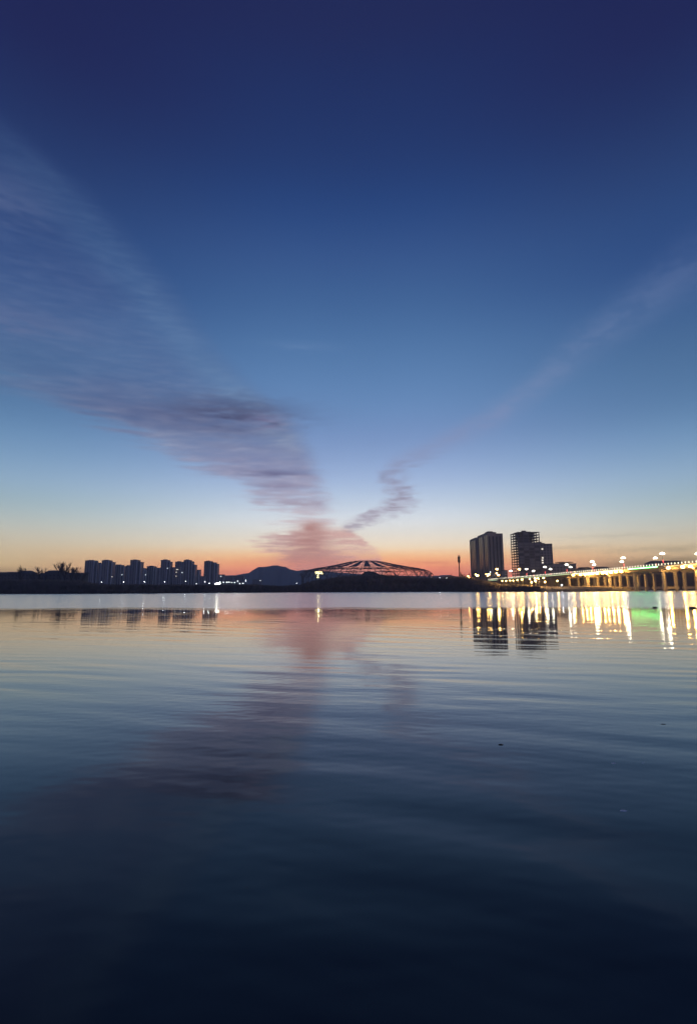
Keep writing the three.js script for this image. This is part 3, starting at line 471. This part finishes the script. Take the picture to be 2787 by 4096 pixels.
// ---------------------------------------------------------------- bridge
const deckH = (s) => interp([[200, 17.6], [260, 17.4], [324, 17], [361, 16.6], [412, 15.8], [495, 14.4], [613, 12.7], [700, 11.4]], s);
const BP = (s, w, y) => V(265.9 - 0.143 * s + w * 0.99, y, -s - 0.1416 * w);
const conc = new THREE.MeshStandardMaterial({ map: noiseTexture(256, 0.03, 0.015, 0.52, 0.72, [1, 0.97, 0.92], 9), roughness: 0.9 });
{
  const t = thing('river_bridge', 'long lit road bridge on paired concrete piers at the right', 'bridge', 0, 0, 0), S = []; for (let s = 232; s <= 648; s += 13) S.push(s);
  const sweep = (prof, from = 232, to = 648) => { const ss = S.filter((s) => s > from && s < to); ss.unshift(from); ss.push(to); const ring = [...prof, prof[0]]; const rows = ss.map((s) => ring.map(([w, dy]) => BP(s, w, deckH(s) + dy))); const g = quadGrid(rows).toNonIndexed(); g.computeVertexNormals(); const u = g.attributes.uv, p = g.attributes.position; for (let i = 0; i < u.count; i++) u.setXY(i, p.getZ(i) / 8, p.getY(i) / 8); return g; };
  for (const w of [-1.5, 14.3]) meshOf('deck', sweep([[w, 0], [w, -0.9], [w + 2.2, -1.3], [w + 3, -2.2], [w + 9.5, -2.2], [w + 10.3, -1.3], [w + 12.5, -0.9], [w + 12.5, 0]]), conc, t);
  for (const w of [-1.6, 26.6]) meshOf('parapet', sweep([[w, 0.5], [w, -0.5], [w - 0.08, -0.5], [w - 0.3, -0.4], [w - 0.3, 0.5]]), conc, t);
  const postGeo = new THREE.CylinderGeometry(0.1, 0.14, 1.0, 6).translate(0, 0.5, 0), capGeo = mergeGeometries([new THREE.SphereGeometry(0.3, 8, 6).scale(0.85, 1.15, 0.85).translate(0, 1.15, 0), new THREE.CylinderGeometry(0.12, 0.2, 0.5, 6).translate(0, 0.62, 0)]), capMat = glow(1, 0.9, 0.66, 3.2);
  for (let s = 236; s < 640; s += 2.9) { const p = meshOf('railing_post', postGeo, steel, t); p.position.copy(BP(s, -1.75, deckH(s) + 0.48)); const c = meshOf('railing_lamp', capGeo, capMat, p); c.rotation.y = s; }
  meshOf('hand_rail', sweep([[-1.7, 1.5], [-1.7, 1.4], [-1.8, 1.4], [-1.8, 1.5]]), steel, t);
  for (const [a, b, m, lab] of [[455, 640, glow(0.75, 1, 0.5, 1.6), 'pale green white light strip along the far part of the deck'], [392, 455, glow(1, 0.97, 0.7, 3), 'bright warm white light strip along the deck edge'], [386, 392, glow(1, 0.3, 0.12, 2.5), 'short red orange light strip'], [356, 386, glow(0.16, 1, 0.22, 20), 'green light strip on the deck edge'], [240, 350, glow(1, 0.55, 0.2, 1.6), 'dim amber light strip at the near end']]) {
    const st = meshOf('light_strip', sweep([[-1.92, 0.08], [-1.92, -0.22], [-2.02, -0.22], [-2.02, 0.08]], a, b), m, t); st.userData.label = lab;
    const c = BP((a + b) / 2, -2.5, deckH((a + b) / 2) - 0.2), l = new THREE.RectAreaLight(m.emissive.clone(), m.emissiveIntensity * 0.3, b - a, 0.4); l.name = 'light_strip'; l.position.copy(c); l.lookAt(BP((a + b) / 2, -20, deckH((a + b) / 2) - 4)); t.add(l);
  }
  for (let k = -2; k < 10; k++) {
    const s = 353.6 + 28.5 * k; if (s > 640 || s < 240) continue;
    for (const w of [0, 15.8]) {
      const g0 = BP(s, w + 4.5, 0), ground = Math.max(-1.5, Math.min(6, groundY(g0.x, g0.z) - 0.8)), inWater = ground < 0.3, topY = deckH(s) - 2.25, p = meshOf('pier', null ?? [box(0.02, 0.02, 0.02)], conc, t); p.visible = true;
      p.geometry = (() => { const s2 = new THREE.Shape(), cy = topY; s2.moveTo(-2.4, cy); s2.lineTo(11.4, cy); s2.lineTo(11.4, cy - 0.7); s2.lineTo(9.9, cy - 1.5); s2.lineTo(-0.9, cy - 1.5); s2.lineTo(-2.4, cy - 0.7); s2.closePath(); return new THREE.ExtrudeGeometry(s2, { depth: 1.9, bevelEnabled: true, bevelSize: 0.08, bevelThickness: 0.08, bevelSegments: 1 }).translate(0, 0, -0.95); })();
      p.name = 'pier_cap'; const o = BP(s, w, 0); p.position.copy(o); p.rotation.y = Math.atan2(0.1416, 0.99);
      for (const dx of [0, 9]) meshOf('column', box(1.55, topY - 1.45 - ground, 1.55, dx, (topY - 1.45 + ground) / 2, 0), conc, p);
      if (inWater) meshOf('tie_beam', box(11.6, 1.5, 2.4, 4.5, 2.3, 0), conc, p);
    }
  }
  // floodlights under the deck edge
  const floodGlow = glow(1, 0.58, 0.15, 36), lens = new THREE.CylinderGeometry(0.85, 0.85, 0.14, 16).rotateX(Math.PI / 2).scale(1.25, 0.85, 1), hood = box(2.4, 1.6, 0.5, 0, 0, -0.33);
  const spots = [2293, 2322, 2340, 2355, 2371.5, 2389, 2410, 2425, 2445, 2464, 2486, 2675, 2733.6, 2764].map((px) => 544500 / (px - 1100.6)); spots.push(300, 281);
  spots.forEach((s, i) => {
    const o = BP(s, -2.35, deckH(s) - 1.35), f = thing('floodlight', i < 11 ? `${ORD[i]} from the left of the close row of floodlights under the bridge deck` : i < 14 ? `${ORD[i - 11]} from the left of the spaced floodlights near the right edge` : i < 15 ? 'bridge floodlight just beyond the right edge' : 'bridge floodlight far beyond the right edge', 'floodlight', o.x, o.y, o.z, -0.75, 'floodlights under the bridge deck');
    meshOf('housing', hood, darkSteel, f); meshOf('lamp_lens', lens, floodGlow, f); meshOf('bracket', box(0.2, 1.2, 0.2, 0, 0.75, -0.45), darkSteel, f);
    f.add(lampLight('floodlight', new THREE.Color(1, 0.5, 0.11), 480, V(0, -1.1, 1.5), 20));
  });
  // street lamps on both edges of the deck
  const lampGlow = glow(1, 0.9, 0.68, 24), redGlow = glow(1, 0.06, 0.04, 4), globe = new THREE.SphereGeometry(0.36, 10, 8), poleGeo = new THREE.CylinderGeometry(0.08, 0.14, 8.6, 8).translate(0, 4.3, 0);
  const knot = [new THREE.OctahedronGeometry(0.42).scale(1, 1.2, 0.5), new THREE.TorusGeometry(0.36, 0.1, 6, 12).translate(0, 0.75, 0), new THREE.CylinderGeometry(0.06, 0.2, 0.8, 6).translate(0, -0.85, 0)].map((g) => g.index ? g.toNonIndexed() : g);
  const knotGeo = mergeGeometries(knot);
  const deckLamps = [709, 664.6, 619, 572.6, 526, 478.7, 430].map((d) => d * 0.818); deckLamps.push(312);
  deckLamps.forEach((s, i) => [[-0.9, 'near'], [26.2, 'far']].forEach(([w, side]) => {
    if (i === 7 && side === 'far') return;
    const o = BP(s, w, deckH(s) - 0.02), l = thing('bridge_lamp', i < 7 ? `${ORD[i]} white globe lamp from the left along the ${side} edge of the bridge` : 'white globe lamp on the bridge beyond the right edge', 'street lamp', o.x, o.y, o.z, 0.14, 'globe lamps on the bridge');
    meshOf('pole', poleGeo, steel, l);
    for (let k = 0; k < 6; k++) { const a = k / 6 * 6.283; meshOf('arm', bar(V(0, 8.2, 0), V(Math.cos(a) * 1.1, 8.5, Math.sin(a) * 1.1), 0.05, 5), steel, l); meshOf('lamp_globe', globe, lampGlow, l).position.set(Math.cos(a) * 1.15, 8.75, Math.sin(a) * 1.15); }
    meshOf('lamp_globe', globe, lampGlow, l).position.set(0, 9.35, 0);
    const kn = meshOf('red_knot_light', knotGeo, redGlow, l); kn.position.set(-0.1, 3.4, 0.35); kn.scale.setScalar(0.85);
    l.add(lampLight('bridge_lamp', new THREE.Color(1, 0.9, 0.7), 60, V(0, 8.0, 0.6), 30));
  }));
}

// ---------------------------------------------------------------- street lamps on the banks
const cold = new THREE.Color(0.9, 0.96, 1), warm = new THREE.Color(1, 0.55, 0.16);
[[406.6, 2329], [495, 2328], [578, 2327], [659, 2327], [743, 2325]].forEach(([x, y], i) => streetLamp(`${ORD[i]} from the left of the evenly spaced white road lamps before the towers`, x, y, 440, coldGlow, cold, 25, 0.26, 'road lamps before the towers'));
[[474, 2343.6, 'small white lamp low on the dark bank below the shorter tower'], [786, 2335.5, 'small white lamp under the low narrow tower'], [801, 2345.8, 'white lamp low on the bank left of the bright floodlight cluster'], [820, 2326.5, 'white lamp at the left foot of the isolated tower'], [838, 2332.5, 'white lamp at the middle foot of the isolated tower'], [881, 2327, 'white lamp directly above the bright floodlight cluster'], [894, 2328, 'tall white lamp just right of the bright floodlight cluster'], [898, 2343.5, 'low white lamp below and right of the floodlight cluster'], [907, 2328.5, 'second tall white lamp right of the floodlight cluster'], [916, 2328, 'third tall white lamp right of the floodlight cluster'], [928, 2330, 'fourth white lamp right of the floodlight cluster'], [939, 2330, 'fifth white lamp right of the floodlight cluster'], [951, 2324, 'raised white lamp before the long low building'], [959, 2334, 'lower white lamp before the long low building'], [972, 2333, 'last white lamp of the row before the hill'], [983, 2323, 'tall lone white lamp on a visible pole before the hill'], [1188, 2333, 'white lamp at the left foot of the stadium'], [1725, 2310, 'white lamp at the right foot of the stadium'], [1758, 2311, 'faint white lamp right of the stadium'], [1786, 2311, 'faint white lamp left of the antenna mast'], [1805, 2311.5, 'small white lamp close to the antenna mast'], [1837, 2308, 'white lamp at the foot of the antenna mast']].forEach(([x, y, l], i) => streetLamp(l, x, y, 425 + (i % 3) * 6, i > 15 ? dimGlow : coldGlow, cold, i > 15 ? 8 : 18, i > 16 ? 0.22 : 0.26));
{ // bright floodlight cluster below the isolated tower
  const p = at(871, 2336, 425), y0 = groundY(p.x, p.z) - 0.3, h = p.y - y0, t = thing('floodlight_mast', 'very bright cluster of white floodlights at the foot of the isolated tower', 'floodlight', p.x, y0, p.z);
  meshOf('pole', new THREE.CylinderGeometry(0.1, 0.15, h, 8).translate(0, h / 2, -0.4), steel, t); meshOf('cross_bar', box(4.2, 0.15, 0.15, 0, h - 0.1, -0.35), steel, t);
  for (let k = 0; k < 4; k++) meshOf('flood_lamp', box(0.9, 0.75, 0.35, -1.6 + k * 1.07, h + (k % 2) * 0.35, 0), glow(1, 0.98, 0.85, 40), t);
  t.add(lampLight('flood_lamp', new THREE.Color(1, 0.97, 0.82), 160, V(0, h, 1.2), 30));
}
[[1986.5, 2276.6, 'tall amber lamp right before the slab tower'], [2075, 2276.6, 'tall amber lamp on a visible pole before the open frame tower']].forEach(([x, y, l]) => streetLamp(l, x, y, 430, warmGlow, warm, 120, 0.85));
[[1985, 2292.5, 'small amber lamp right under the tall amber lamp', 0.5], [1992, 2300.5, 'low amber lamp at the right foot of the slab tower', 0.75], [1954, 2297.5, 'large amber lamp at the foot of the slab tower', 0.85], [1908, 2302, 'large amber lamp at the left foot of the slab tower', 0.95], [1902, 2297.5, 'small amber lamp left of the large amber lamp', 0.45], [1871.5, 2304.7, 'amber lamp beside the bare trees left of the slab tower', 0.5], [1875, 2310.5, 'lower amber lamp beside the bare trees', 0.45], [1943, 2297, 'small amber lamp between the two large amber lamps', 0.4], [1949, 2304, 'small amber lamp under the large amber lamp', 0.4]].forEach(([x, y, l, s]) => streetLamp(l, x, y, 415, warmGlow, warm, 70 * s, s));
streetLamp('small white lamp high at the middle of the slab tower foot', 1960, 2288, 430, coldGlow, cold, 10, 0.35);
[[2138, 2313, 0.6], [2150, 2313, 0.6], [2172.5, 2312, 0.6], [2140, 2323, 0.7], [2087, 2318, 0.6], [2125, 2329.5, 0.5], [2178, 2327, 0.5], [2227.5, 2323, 0.5], [2007, 2323, 0.35], [2023, 2323, 0.35], [2038, 2322, 0.35], [2051, 2322, 0.35], [2068, 2320, 0.4], [2117, 2316, 0.4]].sort((a, b) => a[0] - b[0]).forEach(([x, y, s], i) => streetLamp(`${ORD[i]} from the left of the amber promenade lamps under the far bridge end`, x, y, 352, warmGlow, warm, 420 * s, s * 0.8, 'amber promenade lamps'));
streetLamp('white lamp low on the lit shore under the bridge', 2244.6, 2340, 340, coldGlow, cold, 30, 0.4);

// ---------------------------------------------------------------- small things afloat
function afloat(name, label, category, px, py, w, mat, h = 0.4) {
  const d = at(px, py, 1).sub(camera.position), k = -camera.position.y / d.y, g = new THREE.SphereGeometry(w / 2, 14, 10).scale(1, h, 0.6), a = g.attributes.position;
  for (let i = 0; i < a.count; i++) { const n = 0.75 + 0.5 * fbm(a.getX(i) * 9 / w + px, a.getZ(i) * 9 / w + a.getY(i) * 7 / w, 3); a.setXYZ(i, a.getX(i) * n, a.getY(i) * n, a.getZ(i) * n); }
  g.computeVertexNormals(); const m = meshOf(name, g, mat, scene); m.position.set(d.x * k, w * h * 0.1, d.z * k); return tag(m, label, category);
}
const driftMat = std(0.02, 0.018, 0.015, 0.8), pale = std(0.85, 0.85, 0.85, 0.5);
afloat('floating_clump', 'small dark clump afloat among green reflections', 'debris', 2617, 2432, 0.42, driftMat, 0.55);
afloat('floating_clump', 'larger dark clump afloat at the right edge among amber reflections', 'debris', 2768, 2434, 0.6, driftMat, 0.5);
afloat('drifting_leaf', 'tiny dark leaf drifting alone on blue water', 'leaf', 2001, 2979, 0.06, driftMat, 0.2);
afloat('drifting_leaf', 'thin dark leaf drifting near the right edge', 'leaf', 2650, 2897, 0.07, driftMat, 0.06);
afloat('foam_fleck', 'pale foam fleck left of the brightest fleck', 'foam', 2452, 3053, 0.05, pale, 0.03);
afloat('foam_fleck', 'brightest tiny foam fleck on the dark water', 'foam', 2569, 3052, 0.03, pale, 0.04);
afloat('foam_fleck', 'long pale foam fleck low on the right', 'foam', 2492, 3243, 0.06, pale, 0.03);

renderer.render(scene, camera);
